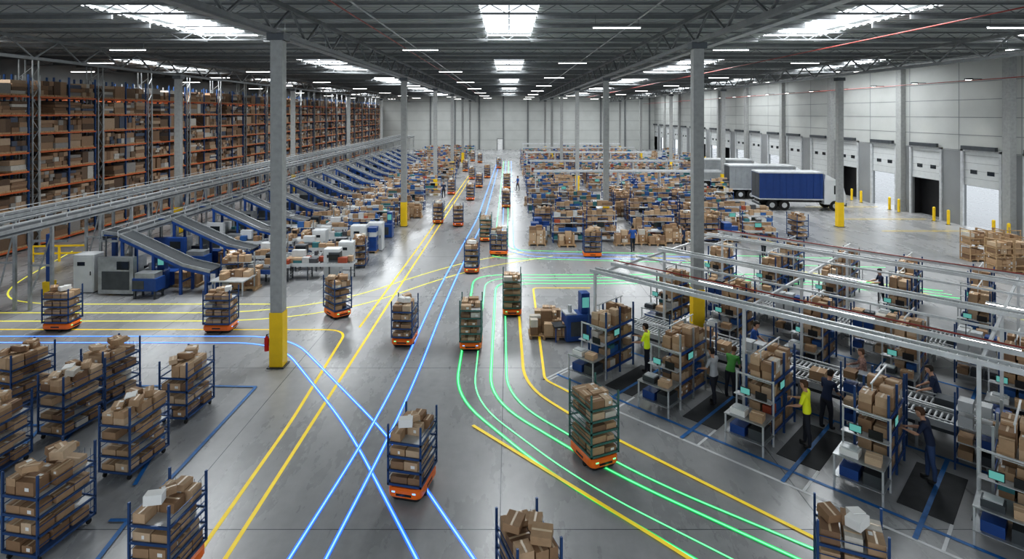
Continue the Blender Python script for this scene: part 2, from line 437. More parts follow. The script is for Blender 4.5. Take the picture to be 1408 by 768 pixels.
cm=MB(); cm.box(-.21,.21,-.2,.2,0,11.85,'concrete_column'); cm.box(-.235,.235,-.225,.225,.02,1.95,'safety_yellow'); cm.box(-.30,.30,-.30,.30,0,.04,'steel_dark'); cm.box(-.30,.30,-.30,.30,11.6,11.85,'steel_dark')
cme=cm.mesh('column')
for x,y in [(-8.25,20.8),(7.6,23.5)]+[(-8.4,46.5+19.7*k) for k in range(5)]+[(7.75,46.5+19.7*k) for k in range(5)]+[(-25,44+23.3*k) for k in range(5)]+[(26.3,46.3),(25,68),(24.2,87),(24,106),(24,126)]:
    inst('support_column',cme,(x,y,0))
fx=MB(); fx.cyl((0,0,0),(0,0,.45),.08,'extinguisher_red',12); fx.cyl((0,0,.45),(0,0,.52),.08,'extinguisher_red',12,.03); fx.cyl((0,0,.52),(0,0,.58),.025,'black_plastic',8); fx.beam((0,0,.57),(.1,0,.6),.02,.02,'black_plastic'); fx.cyl((.05,0,.55),(.1,0,.25),.012,'black_plastic',6); fx.box(.06,.155,-.03,.03,.2,.24,'steel_dark')
inst('fire_extinguisher',fx.mesh('fire_ext'),(-8.645,20.75,.55))

# ------------------------------------------------------------------ pallet racking
def rackmod(seed):
    R.seed(seed); mb=MB(); L=5.3; D=1.1; top=11.6; lev=9; st=1.24
    for y in (0,L/2,L):
        for x in (0,-D):
            mb.box(x-.05,x+.05,y-.05,y+.05,0,top,'steel_galv' if y==0 else 'navy_frame')
        z=.2; f=True
        while z<top-.9:
            mb.beam((0 if f else -D,y,z),(-D if f else 0,y,z+.75),.03,.03,'truss_paint'); z+=.75; f=not f
    for k in range(lev):
        z=.25+k*st
        for x in (0,-D): mb.box(x-.03,x+.06,0,L,z-.11,z,'beam_orange')
        for bay in (0,1):
            for p in (0,1):
                if R.random()<.05: continue
                y0=bay*L/2+.08+p*(L/2-.12)/2; y1=y0+(L/2-.12)/2-.06
                mb.box(-D+.02,-.0,y0,y1,z,z+.11,'wood_pallet')
                hh=R.uniform(.65,.98)
                nx=R.choice((1,2,3)); nz=R.choice((1,2,3,4))
                for a in range(nx):
                    for c in range(nz):
                        ya=y0+(y1-y0)*a/nx; yb_=y0+(y1-y0)*(a+1)/nx
                        mb.box(-D+.05,.03-R.uniform(0,.16),ya+.01,yb_-.01,z+.11+hh*c/nz,z+.11+hh*(c+1)/nz-.012,'rack_goods')
    return mb.mesh('rackmod%d'%seed)
rms=[rackmod(s) for s in (21,22,23,24)]
y=27.0; i=0
while y<YB-6:
    inst('pallet_rack',rms[i%4],(-31.8,y,0)); inst('pallet_rack',rms[(i+1)%4],(-33.4,y,0)); inst('pallet_rack',rms[(i+2)%4],(-37.2,y,0))
    y+=6.2; i+=1
tw=MB()
for x in (0,.9):
    for yy in (0,.5): tw.box(x-.035,x+.035,yy-.035,yy+.035,0,12.6,'steel_galv')
z=.2; f=True
while z<12:
    tw.beam((0 if f else .9,0,z),(.9 if f else 0,0,z+.7),.03,.03,'steel_galv'); tw.beam((.9,0 if f else .5,z),(.9,.5 if f else 0,z+.7),.03,.03,'steel_galv'); z+=.7; f=not f
twm=tw.mesh('mast')
y=32.5
while y<YB-6: inst('rack_lattice_mast',twm,(-32.6,y,0)); y+=6.2

# ------------------------------------------------------------------ conveyors (left sorter)
def elevated(name,x,z,y0,y1,w=1.0):
    mb=MB()
    for sx in (-1,1):
        mb.box(x+sx*w/2-.04,x+sx*w/2+.04,y0,y1,z-.22,z+.08,'steel_galv')
        mb.box(x+sx*w/2-.015,x+sx*w/2+.015,y0,y1,z+.25,z+.28,'steel_light')
        mb.box(x+sx*(w/2+.05)-.01,x+sx*(w/2+.05)+.01,y0,y1,z-.14,z-.06,'steel_dark')
    mb.box(x-w/2,x+w/2,y0,y1,z-.08,z-.02,'belt_rubber')
    y=y0
    while y<y1:
        mb.box(x-w/2,x+w/2,y-.04,y+.04,z-.3,z-.2,'steel_galv')
        for sx in (-1,1): mb.box(x+sx*w/2-.015,x+sx*w/2+.015,y-.015,y+.015,z,z+.28,'steel_light')
        y+=1.5
    y=y0+1
    while y<y1:
        for sx in (-1,1): mb.box(x+sx*w/2-.06,x+sx*w/2+.06,y-.06,y+.06,0,z-.2,'steel_galv')
        mb.beam((x-w/2,y,.6),(x+w/2,y,z-.5),.05,.05,'steel_galv'); mb.box(x-w/2,x+w/2,y-.04,y+.04,z*.5,z*.5+.08,'steel_galv')
        y+=5.6
    return mb.obj(name)
elevated('elevated_sorter_conveyor',-21.4,4.05,20,128)
elevated('elevated_sorter_conveyor',-23.0,4.3,20,128,.8)
elevated('elevated_sorter_conveyor',-19.9,2.9,29,110,.8)
def chute(seed):
    R.seed(seed); mb=MB(); w=1.0
    P=[(-.8,3.05),(0,2.95),(3.4,1.45),(4.8,1.15)]
    for (xa,za),(xb,zb_) in zip(P[:-1],P[1:]):
        mb.beam((xa,0,za),(xb,0,zb_),w,.06,'belt_rubber')
        for sy in (-1,1):
            mb.beam((xa,sy*w/2,za+.02),(xb,sy*w/2,zb_+.02),.05,.16,'steel_galv')
            mb.beam((xa,sy*(w/2+.02),za-.14),(xb,sy*(w/2+.02),zb_-.14),.05,.13,'blue_paint')
    for (x,z) in ((.3,2.7),(1.9,2.0),(3.3,1.3),(4.6,1.05)):
        for sy in (-1,1): mb.box(x-.06,x+.06,sy*w/2-.06,sy*w/2+.06,0,z,'blue_paint')
        mb.box(x-.03,x+.03,-w/2,w/2,z*.45,z*.45+.08,'blue_paint')
    wm='machine_white' if seed%3==0 else ('steel_galv' if seed%3==1 else 'blue_paint')
    mb.box(-.7,1.1,-.85,-.58,.1,1.9,wm); mb.box(-.7,.3,.62,1.3,.1,1.6,'steel_galv'); mb.box(-.66,.26,1.3,1.33,.4,1.4,'steel_dark')
    mb.box(-.5,.9,-.87,-.85,.3,1.2,'steel_dark')
    mb.box(1.4,2.6,-1.35,-.62,.4,1.0,'blue_paint'); mb.box(1.5,2.5,-1.3,-.7,1.0,1.25,'steel_galv'); mb.box(1.42,2.0,-1.37,-1.35,.5,.9,'steel_dark')
    for x in (1.5,2.5):
        for y in (-1.28,-.7): mb.box(x-.04,x+.04,y-.04,y+.04,0,.5,'steel_dark')
    mb.cyl((-.4,-.7,1.9),(-.4,-.7,2.9),.04,'steel_dark',8); mb.box(.3,.9,-.91,-.87,1.3,1.7,'glass_dark')
    mb.box(.6,1.3,.65,1.2,.0,1.1,'steel_dark'); mb.box(1.4,2.2,.7,1.3,.1,.8,'blue_paint'); fill(mb,2.2,3.4,.7,1.4,.15,.8,'cardboard',dens=.9,detail=False); mb.box(2.15,3.45,.65,1.45,.02,.14,'wood_pallet')
    mb.box(3.6,7.6,1.15,1.85,.72,.78,'belt_rubber'); mb.box(3.6,7.6,1.09,1.15,.62,.84,'blue_paint'); mb.box(3.6,7.6,1.85,1.91,.62,.84,'blue_paint')
    for x in (3.8,5.6,7.4):
        for y in (1.15,1.85): mb.box(x-.04,x+.04,y-.04,y+.04,0,.62,'blue_paint')
    x=3.9
    while x<7.2:
        a=R.uniform(.3,.5)
        if R.random()<.6: carton(mb,x,x+a,1.25,1.75,.78,.78+R.uniform(.15,.4),.05)
        x+=a+R.uniform(.1,.6)
    mb.box(4.9,6.6,-.7,.7,.7,.76,'steel_light')
    for x in (5.0,6.5):
        for y in (-.6,.6): mb.box(x-.03,x+.03,y-.03,y+.03,0,.7,'steel_galv'); 
        mb.box(x-.03,x+.03,.57,.63,.7,1.9,'steel_galv')
    mb.box(5.0,6.5,.35,.65,1.4,1.43,'steel_light'); fill(mb,5.05,6.5,.36,.64,1.43,.4,'mixed_goods',rows=1,dens=.9,detail=False); fill(mb,5.0,6.5,-.6,.6,.76,.45,'cardboard',dens=.6)
    mb.box(5.2,5.5,.30,.33,1.02,1.22,'black_plastic')
    return mb.mesh('chute%d'%seed)
chs=[chute(31),chute(32),chute(33)]
for i in range(17):
    inst('sorter_chute_conveyor',chs[i%3],(-19.6,29.6+4.5*i,0),-.05)
cab=MB(); cab.rrect(0,0,1.1,.8,.05,[(0.05,0),(2.0,0),(2.03,.03)],'machine_white',2); cab.box(-.5,.5,-.42,-.40,.2,1.9,'door_panel'); cab.box(.38,.42,-.45,-.42,.95,1.15,'black_plastic'); cab.box(-.52,.52,-.37,.37,0,.08,'steel_dark'); cab.box(-.3,.1,-.425,-.42,1.45,1.65,'glass_dark')
cabm=cab.mesh('cabinet')
for u,v,s_ in ((114,403,.95),(455,384,.8),(475,372,.8),(492,350,.9),(515,345,.9),(438,352,.8)):
    x,y=fp(u,v); inst('control_cabinet',cabm,(x,y+.4,0),.0,(s_,s_,s_))
bmach=MB()
bmach.rrect(0,0,1.5,1.1,.08,[(.05,0),(1.2,0),(1.3,.06)],'blue_paint',3); bmach.box(-.5,.4,-.58,-.55,.3,1.0,'steel_dark'); bmach.box(.2,.7,-.3,.3,1.3,2.3,'blue_paint'); bmach.box(.25,.65,-.32,-.29,1.6,2.1,'screen'); bmach.box(-1.4,-.75,-.4,.4,.7,.78,'belt_rubber')
for y in (-.35,.35): bmach.box(-1.35,-1.29,y-.03,y+.03,0,.7,'blue_paint')
bmach.cyl((-.4,0,1.3),(-.4,0,1.7),.12,'steel_light',10); bmach.box(-.75,-.1,-.4,.4,1.28,1.36,'machine_white')
bmm=bmach.mesh('bm')
for u,v,rz in ((795,473,.2),(528,328,0),(205,402,.1)):
    x,y=fp(u,v); inst('blue_packaging_machine',bmm,(x,y+.6,0),rz,(.7,.7,.8))
gp=MB(); gp.box(-.1,.1,-.1,.1,0,3.0,'blue_paint'); gp.box(-.2,.2,-.2,.2,0,.65,'safety_yellow'); gp.box(-.9,.9,-.05,.05,2.6,2.7,'steel_galv'); gpm=gp.mesh('gp')
for (u,v) in ((68,404),(158,398)):
    x,y=fp(u,v); inst('conveyor_support_post',gpm,(x,y,0))
gr=MB()
for x in (0,1.5,3.0): gr.box(x-.05,x+.05,-.05,.05,0,1.0,'safety_yellow')
for z in (.5,.95): gr.box(0,3,-.04,.04,z-.05,z+.05,'safety_yellow')
x,y=fp(45,360); inst('guard_rail',gr.mesh('gr'),(x,y,0),.1)
def bench(seed,L=3.8):
    R.seed(seed); mb=MB()
    mb.box(0,L,-.4,.4,.82,.86,'steel_galv'); mb.box(0,L,-.42,-.38,.74,.92,'machine_white'); mb.box(0,L,.38,.42,.74,.92,'machine_white')
    x=.1
    while x<L: 
        mb.cyl((x,-.37,.88),(x,.37,.88),.025,'steel_galv',6); x+=.15
    x=.15
    while x<L:
        for y in (-.36,.36): mb.box(x-.03,x+.03,y-.03,y+.03,0,.82,'steel_dark')
        mb.box(x-.02,x+.02,-.36,.36,.25,.29,'steel_galv'); x+=1.17
    fill(mb,.1,L-.1,-.34,.34,.91,.35,'mixed_goods',dens=.4)
    mb.box(.3,1.0,.1,.4,.95,1.5,'machine_white'); mb.box(2.4,3.0,-.2,.3,.95,1.45,'steel_dark'); mb.box(2.42,2.98,-.21,-.2,1.05,1.35,'glass_dark')
    return mb.mesh('bench%d'%seed)
bs=[bench(41),bench(42)]
for i,(u,v) in enumerate([(300,388),(388,386),(345,374),(405,362),(318,352),(430,345),(290,337),(445,330),(380,326)]):
    x,y=fp(u,v); inst('roller_packing_bench',bs[i%2],(x,y+.5,0),0)

# ------------------------------------------------------------------ generic clutter
def pallet(mb,x,y,w=1.2,d=.8,z=0):
    for k in range(5): mb.box(x-w/2,x+w/2,y-d/2+k*d/5+.01,y-d/2+(k+1)*d/5-.03,z+.11,z+.14,'wood_pallet')
    for k in (-1,0,1): mb.box(x+k*(w/2-.06)-.05,x+k*(w/2-.06)+.05,y-d/2,y+d/2,z,z+.11,'wood_pallet')
def palletload(seed,h):
    R.seed(seed); mb=MB(); pallet(mb,0,0); fill(mb,-.56,.56,-.36,.36,.145,h,'cardboard',rows=2); return mb.mesh('pl%d'%seed)
pls=[palletload(51,.9),palletload(52,1.3),palletload(53,.6)]
def station(seed):
    R.seed(seed); mb=MB()
    mb.box(-1.1,1.1,-.45,.45,.74,.79,'steel_light')
    for sx in (-1,1):
        for sy in (-1,1): mb.box(sx*1.05-.03,sx*1.05+.03,sy*.4-.03,sy*.4+.03,0,.74,'blue_paint')
        mb.box(sx*1.05-.03,sx*1.05+.03,.36,.42,.74,2.1,'blue_paint')
    mb.box(-1.1,1.1,.1,.45,1.35,1.38,'steel_light'); mb.box(-1.1,1.1,.1,.45,1.8,1.83,'steel_light'); mb.box(-1.1,1.1,-.4,.4,.2,.23,'steel_light')
    mb.box(-.35,.15,.0,.04,1.0,1.32,'black_plastic'); mb.box(-.33,.13,-.005,0,1.02,1.30,'screen' if seed%2 else 'glass_dark')
    for z,hm in ((.79,.3),(1.38,.32),(1.83,.4),(.23,.4)):
        fill(mb,-1.0,1.0,.12 if z>.5 else -.3,.42,z,hm,'mixed_goods',rows=1,dens=.85,detail=False)
    fill(mb,.2,1.0,-.4,.1,.79,.35,'cardboard',rows=1,dens=.8)
    return mb.mesh('station%d'%seed)
sts=[station(s) for s in (61,62,63,64)]
def totes(seed):
    R.seed(seed); mb=MB(); pallet(mb,0,0)
    for a in (-1,1):
        for b in (-1,1):
            for k in range(R.randint(2,5)):
                z=.15+k*.3; c=R.choice(['blue_paint','blue_paint','steel_galv','machine_white'])
                mb.box(a*.29-.27,a*.29+.27,b*.19-.17,b*.19+.17,z,z+.25,c); mb.box(a*.29-.29,a*.29+.29,b*.19-.19,b*.19+.19,z+.25,z+.29,c)
    return mb.mesh('totes%d'%seed)
tts=[totes(71),totes(72)]
R.seed(99)
def clutter(x0,x1,y0,y1,dy,skip=.08,gap=.25):
    y=y0
    while y<y1:
        x=x0+R.uniform(0,.6)
        while x<x1:
            q=R.random()
            if q<.34: w_,nm,me,rz=2.3,'packing_station',R.choice(sts),R.choice((0,0,math.pi))
            elif q<.60: w_,nm,me,rz=1.3,'pallet_of_cartons',R.choice(pls),R.choice((0,math.pi))
            elif q<.86: w_,nm,me,rz=1.45,'rolling_shelf_cart',R.choice(stat_navy),math.pi/2
            else: w_,nm,me,rz=1.3,'stacked_totes',R.choice(tts),0
            if R.random()>skip and not any(abs(x+w_/2-cx)<w_/2+.4 and abs(y-cy)<.9 for cx,cy in ((7.75,46.5),(7.75,66.2),(7.75,85.9),(7.75,105.6),(-8.4,46.5),(-8.4,66.2),(24.2,87),(24,106))):
                inst(nm,me,(x+w_/2,y+R.uniform(-.12,.12),0),rz)
            x+=w_+R.uniform(.05,gap)
        y+=dy
clutter(9.2,17.2,41,57.5,2.0)
clutter(1.4,7.0,41,57.5,2.0)
clutter(1.8,7.0,61.5,120,2.3); clutter(9.2,21.5,61.5,127,2.3)
clutter(-18,-9.4,108,128,2.4); clutter(-11.6,-9.6,34,104,1.9,.1)
clutter(26,31,84,125,4.5,.6)
def gantry(name,x0,x1,y,z=3.2):
    mb=MB()
    for dy in (-.35,.35): mb.box(x0,x1,y+dy-.05,y+dy+.05,z-.15,z+.05,'steel_light')
    mb.box(x0,x1,y-.35,y+.35,z-.08,z-.02,'steel_galv')
    x=x0+.2
    while x<x1:
        for dy in (-.35,.35): mb.box(x-.05,x+.05,y+dy-.05,y+dy+.05,0,z-.1,'steel_light')
        x+=4.2
    mb.obj(name)
for y in (59.3,72,88,100,113): gantry('overhead_gantry_conveyor',2.5,21.5,y)
R.seed(17)
for (u,v,k) in ((739,338,1),(780,340,0),(858,338,0),(905,338,2),(926,335,1),(882,337,0),(748,466,0),(768,468,2),(754,448,2),(570,300,1),(460,366,1),(335,400,0)):
    x,y=fp(u,v); inst('pallet_of_cartons',pls[k],(x,y+.4,0),R.uniform(-.1,.1))
for (u,v) in ((312,400),(490,370),(1104,330)):
    x,y=fp(u,v); inst('rolling_shelf_cart',stat_navy[1],(x,y+.8,0),.1)
cc=MB(); R.seed(5)
for k in range(3):
    for j in range(2):
        x=k*1.3; z=j*1.15
        pallet(cc,x,0,1.2,1.0,z); fill(cc,x-.56,x+.56,-.45,.45,z+.15,.8,'cardboard',rows=1)
        for a in (-.6,.6):
            for b in (-.5,.5): cc.box(x+a-.03,x+a+.03,b-.03,b+.03,z,z+1.12,'wood_pallet')
        for zz in (.5,1.08): cc.box(x-.6,x+.6,-.52,-.48,z+zz-.03,z+zz+.03,'wood_pallet'); cc.box(x-.62,x-.58,-.5,.5,z+zz-.03,z+zz+.03,'wood_pallet')
ccm=cc.mesh('crates')
x,y=fp(1372,376); inst('stacked_wooden_crates',ccm,(x+.4,y+.4,0),0,(.8,.8,.85)); inst('stacked_wooden_crates',ccm,(x+1.0,y+3.0,0),0,(.8,.8,.85))

# ------------------------------------------------------------------ trucks
def truck(name,x,y,rz,body,cab=True,L=6.2):
    mb=MB(); W=2.4
    mb.box(-L,0,-W/2,W/2,1.05,3.5,body)
    for k in range(int(L/.6)+1):
        xx=-L+k*.6; mb.box(xx-.03,xx+.03,-W/2-.03,W/2+.03,1.05,3.5,body)
    for z in (1.05,3.5): mb.box(-L-.04,.04,-W/2-.05,W/2+.05,z-.06,z+.06,'steel_light')
    mb.box(-L-.05,-L,-W/2+.08,-.02,1.15,3.4,'steel_dark'); mb.box(-L-.05,-L,.02,W/2-.08,1.15,3.4,'steel_dark')
    mb.box(-L,.9,-.5,.5,.7,.95,'black_plastic')
    mb.box(-L-.06,-L+.1,-1.1,1.1,.45,.6,'steel_dark')
    for xx in (-L+1.1,-L+2.2,1.1) if cab else (-L+1.1,-L+2.3):
        for sy in (-1,1):
            mb.cyl((xx,sy*W/2*.98,.48),(xx,sy*(W/2-.32),.48),.48,'tyre',16); mb.cyl((xx,sy*(W/2*.98+.01),.48),(xx,sy*(W/2*.9),.48),.24,'steel_light',12)
    if cab:
        prof=[(.15,.6),(2.0,.6),(2.08,1.3),(1.75,2.55),(1.5,2.75),(.15,2.85)]
        rs=[[(px,sy,pz) for px,pz in prof] for sy in (-1.12,1.12)]
        mb.rings(rs,'truck_white')
        mb.add([(2.085,-1.0,1.42),(2.085,1.0,1.42),(1.79,.95,2.45),(1.79,-.95,2.45)],[(0,1,2,3)],'glass_dark')
        for sy in (-1.125,1.125): mb.add([(1.0,sy,1.55),(1.85,sy,1.55),(1.65,sy,2.35),(1.0,sy,2.35)],[(0,1,2,3)],'glass_dark')
        mb.box(1.95,2.12,-1.1,1.1,.45,.75,'steel_dark'); mb.box(1.5,1.6,-1.35,-1.2,1.6,2.1,'black_plastic')
        mb.add([(.2,-1.1,2.86),(1.4,-1.1,2.77),(.3,-1.0,3.4),(.2,1.1,2.86),(1.4,1.1,2.77),(.3,1.0,3.4)],[(0,1,2),(3,5,4),(1,4,5,2),(0,2,5,3)],'truck_white')
    o=mb.obj(name); o.location=(x,y,0); o.rotation_euler=(0,0,rz); return o
truck('box_truck',29.1,54.9,-.10,'truck_blue',L=5.6)
truck('box_truck',29.8,61.8,-.12,'truck_grey',L=6.4)
truck('box_truck',28.8,69.8,-.14,'truck_grey',L=6.4)

# ------------------------------------------------------------------ picking zone (45 degrees)
O=Vector((3.0,20.3)); A=Vector((.7071,-.7071)); B=Vector((.7071,.7071))
def ab(a,b): p=O+A*a+B*b; return (p.x,p.y,0)
ZR_=-math.pi/4
def pick(seed,desk=True):
    R.seed(seed); mb=MB(); X=.36; Y1=1.35
    fm='navy_frame' if seed%2 else 'steel_galv'
    for x in (-X,X):
        for y in (-.3,.52,Y1): mb.box(x-.025,x+.025,y-.025,y+.025,0,2.25,fm)
    for k,z in enumerate((.25,.70,1.15,1.6)):
        mb.box(-X,X,-.3,Y1,z,z+.02,'steel_light')
        for x in (-X,X): mb.box(x-.012,x+.012,-.3,Y1,z-.02,z+.06,'blue_paint')
        mb.M=Matrix.Rotation(math.pi/2,4,'Z')
        fill(mb,-.27,Y1-.03,-X+.03,X-.03,z+.025,.34 if k<3 else .62,'cardboard' if k!=1 else 'mixed_goods',rows=2,dens=.92,wmin=.20,wmax=.36)
        mb.M=None
    mb.box(-.62,.45,-1.15,-.38,.80,.83,'steel_galv'); mb.box(-.62,.45,-1.15,-.38,.30,.32,'steel_galv')
    for x in (-.59,.42):
        for y in (-1.12,-.41): mb.box(x-.02,x+.02,y-.02,y+.02,0,.81 if y<-1 else 1.75,'steel_light')
    mb.box(-.59,.42,-.43,-.39,1.7,1.74,'steel_light'); mb.box(-.59,.42,-.6,-.38,1.18,1.20,'steel_light')
    mb.box(-.42,-.14,-.58,-.55,1.24,1.43,'black_plastic'); mb.box(-.405,-.155,-.584,-.58,1.255,1.415,'screen')
    mb.box(.0,.3,-.58,-.55,1.22,1.42,'black_plastic'); mb.box(-.3,-.25,-.57,-.55,1.18,1.25,'black_plastic')
    mb.box(-.5,-.1,-1.05,-.75,.83,.98,'paper_label' if seed%2 else 'steel_dark'); mb.box(-.46,-.14,-1.02,-.78,.98,1.02,'steel_light')
    carton(mb,.02,.35,-1.05,-.75,.83,1.0,.1); mb.box(-.5,-.1,-1.05,-.5,.32,.55,'blue_paint'); mb.box(0,.38,-1.05,-.5,.32,.6,'steel_dark')
    # side screen and hanging tool rail facing the operator
    mb.box(.385,.41,.1,.42,1.35,1.57,'black_plastic'); mb.box(.41,.414,.115,.405,1.365,1.555,'screen'); mb.box(.36,.39,.23,.29,1.3,1.4,'steel_dark')
    mb.box(-.03,.01,-.3,1.2,2.4,2.43,'aluminium')
    for y in (-.2,1.1): mb.box(-.02,.0,y,y+.03,2.2,2.4,'aluminium')
    return mb.mesh('pick%d'%seed)
pks=[pick(s) for s in (81,82,83)]
for i,a in enumerate((.25,3.0,5.75,8.45,11.1)): inst('picking_workstation',pks[i%3],ab(a,.1),ZR_)
for i,a in enumerate((-.6,2.2,5.2,8.0,10.7,13.4)): inst('picking_workstation',pks[(i+1)%3],ab(a,6.0),ZR_)
for i,a in enumerate((-1.2,1.4,4.0,6.6,9.2)): inst('picking_workstation',pks[(i+2)%3],ab(a,12.0),ZR_)
for i in range(4): inst('picking_workstation',pks[i%3],ab(1.0+2.62*i,15.4),ZR_)
def putwall(seed):
    R.seed(seed); mb=MB(); L=1.5
    for x in (0,L):
        for y in (0,.4): mb.box(x-.02,x+.02,y-.02,y+.02,0,1.95,'navy_frame')
    for z in (.3,.7,1.1,1.5):
        mb.box(0,L,0,.4,z,z+.02,'steel_light')
        for j in range(4):
            x=.05+j*.36; c=R.choice(['blue_paint','machine_white','cardboard','cardboard','steel_dark'])
            mb.box(x,x+.30,.03,.37,z+.02,z+R.uniform(.15,.3),c)
    return mb.mesh('pw%d'%seed)
pws=[putwall(91),putwall(92)]
for i,a in enumerate((2.2,4.7,7.6,10.2,12.6)): inst('put_wall_shelf',pws[i%2],ab(a-.4,1.92),ZR_)
for i,a in enumerate((.5,3.4,6.2,9.3,12)): inst('put_wall_shelf',pws[i%2],ab(a-.3,7.9),ZR_)
def rollers(L,z=.85,w=.66):
    mb=MB()
    for sy in (-1,1):
        mb.box(0,L,sy*w/2-.03,sy*w/2+.03,z-.14,z+.04,'steel_light'); mb.box(0,L,sy*(w/2+.05)-.02,sy*(w/2+.05)+.02,z+.1,z+.13,'steel_light')
    mb.box(0,L,-.2,.2,z-.3,z-.16,'steel_dark'); mb.box(0,L,-w/2,w/2,z-.12,z-.10,'black_plastic')
    x=.06
    while x<L: mb.cyl((x,-w/2,z),(x,w/2,z),.032,'steel_light',6); x+=.13
    x=.2
    while x<L:
        for sy in (-1,1): mb.box(x-.03,x+.03,sy*w/2-.03,sy*w/2+.03,0,z-.1,'steel_galv')
        mb.box(x-.02,x+.02,-w/2,w/2,.25,.29,'steel_galv'); x+=1.5
    x=.5
    while x<L-1:
        x+=R.uniform(1.2,3.0)
        if x>L-.6: break
        if R.random()<.6: carton(mb,x,x+.42,-.22,.2,z+.035,z+R.uniform(.2,.36),.08)
        else: mb.box(x,x+.5,-.2,.2,z+.035,z+.25,'steel_dark')
    return mb.mesh('rollers')
R.seed(3); r13=rollers(13.5); r14=rollers(14)
inst('roller_conveyor',r13,ab(-.3,2.78),ZR_); inst('roller_conveyor',r14,ab(-.5,3.58),ZR_)
inst('roller_conveyor',r14,ab(-1,9.0),ZR_); inst('roller_conveyor',r13,ab(-1,9.9),ZR_)
of=MB(); Z=3.5
for b in (0.0,.32,1.25,4.5,4.82,8.5,8.82,9.9):
    of.box(-.2,15.5,b-.04,b+.04,Z-.06,Z+.05,'aluminium')
for b in (.16,4.66,8.66):
    x=0
    while x<15.3: of.cyl((x,b-.14,Z-.0),(x,b+.14,Z),.018,'steel_galv',5); x+=.18
for b in (1.4,9.6): of.cyl((-.2,b,Z+.10),(15.5,b,Z+.10),.022,'pipe_red',8)
for a in (0,5.24,10.48,15.3):
    of.box(a-.035,a+.035,-.03,9.9,Z-.14,Z-.06,'aluminium')
    for b in (0,4.66,9.9): of.box(a-.04,a+.04,b-.04,b+.04,0,Z-.06,'aluminium'); of.box(a-.12,a+.12,b-.12,b+.12,0,.02,'steel_dark')
for a,b in ((7.2,2.9),(10.4,2.9),(3.0,2.9),(6,7),(10.5,7)):
    of.box(a-.6,a+.6,b-.03,b+.03,Z-.45,Z-.42,'lamp_led'); of.box(a-.6,a+.6,b-.04,b+.04,Z-.42,Z-.38,'steel_light')
    for s_ in (-.5,.5): of.cyl((a+s_,b,Z-.38),(a+s_,b,Z+.0),.01,'steel_dark',4)
for b in (2.9,7.0): of.box(-.2,15.4,b-.03,b+.03,Z-.04,Z+.02,'aluminium')
o=of.obj('overhead_conveyor_frame'); o.location=ab(0,0); o.rotation_euler=(0,0,ZR_)
mt=MB()
for i,a in enumerate((1.25,4.05,6.75,9.45,12.1)):
    mt.box(a-.4,a+.65,-.6,1.6,.002,.015,'mat_rubber'); mt.box(a-.8,a+.6,4.0,5.2,.002,.015,'mat_rubber')
o=mt.obj('anti_fatigue_mats'); o.location=ab(0,0); o.rotation_euler=(0,0,ZR_)
zm=MB()
zm.box(-.9,14,-1.75,-1.67,.002,.004,'paint_white'); zm.box(-.9,-.82,-1.75,1.5,.002,.004,'paint_white')
for i in range(6):
    a=-.75+2.7*i; zm.box(a,a+.07,-1.7,-.6,.004,.006,'paint_white')
    zm.box(a+2.2,a+2.3,-1.7,2.3,.016,.018,'paint_blue'); zm.box(a+2.2,a+2.3,4.0,8.4,.016,.018,'paint_blue')
zm.box(-.8,14,-1.15,-1.05,.008,.010,'paint_blue'); zm.box(-.8,14,2.25,2.35,.008,.010,'paint_blue'); zm.box(-.8,14,7.5,7.6,.008,.010,'paint_blue'); zm.box(-.8,14,4.0,4.1,.016,.018,'paint_blue')
o=zm.obj('workzone_floor_markings'); o.location=ab(0,0); o.rotation_euler=(0,0,ZR_)

# ------------------------------------------------------------------ floor guide lines
ZL=[.003]
def corner(pts,r):
    out=[pts[0]]
    for i in range(1,len(pts)-1):
        p,a,b=pts[i],pts[i-1],pts[i+1]
        la,lb=(a-p).length,(b-p).length; d1=min(r,la*.45); d2=min(r,lb*.45)
        s=p+(a-p)/la*d1; e=p+(b-p)/lb*d2
        for k in range(9):
            t=k/8; out.append(s*(1-t)**2+p*2*t*(1-t)+e*t*t)
    out.append(pts[-1]); return out
def ribbon(mb,pts,w,mat,z):
    vs=[];n=len(pts)
    for i,p in enumerate(pts):
        a=pts[max(0,i-1)];b=pts[min(n-1,i+1)];d=(b-a).normalized();nn=Vector((-d.y,d.x))
        vs.append((p.x+nn.x*w/2,p.y+nn.y*w/2,z)); vs.append((p.x-nn.x*w/2,p.y-nn.y*w/2,z))
    mb.add(vs,[(2*i+1,2*i+3,2*i+2,2*i) for i in range(n-1)],mat)
def line(pts,kind,r=1.2,px=True,w=None):
    P=[Vector(fp(*p)) if px else Vector(p) for p in pts]
    P=corner(P,r); z=ZL[0]; ZL[0]+=.0009
    mb=MB()
    if kind=='yellow': ribbon(mb,P,w or .10,'paint_yellow_emissive',z); nm='yellow_floor_line'
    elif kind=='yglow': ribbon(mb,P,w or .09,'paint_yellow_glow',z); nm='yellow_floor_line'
    elif kind=='bpaint': ribbon(mb,P,w or .10,'paint_blue',z); nm='blue_floor_marking'
    elif kind=='blue': ribbon(mb,P,w or .10,'led_blue',z); ribbon(mb,P,.04,'led_blue_core',z+.0004); nm='blue_guide_line'
    elif kind=='green': ribbon(mb,P,w or .10,'led_green',z); ribbon(mb,P,.04,'led_green_core',z+.0004); nm='green_guide_line'
    mb.obj(nm)
line([(-5.75,9),(-5.7,30),(-5.35,90)],'yellow',px=False)
line([(-6.3,24.5),(-6.1,40),(-5.8,90)],'yellow',px=False)
line([(-40,24.3),fp(478,453),fp(400,580),(-6.35,9)],'yellow',px=False,r=1.0)
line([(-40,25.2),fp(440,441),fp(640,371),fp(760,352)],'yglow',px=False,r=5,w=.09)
line([(-40,26.3),fp(420,430),fp(620,364),fp(720,346)],'yglow',px=False,r=5,w=.09)
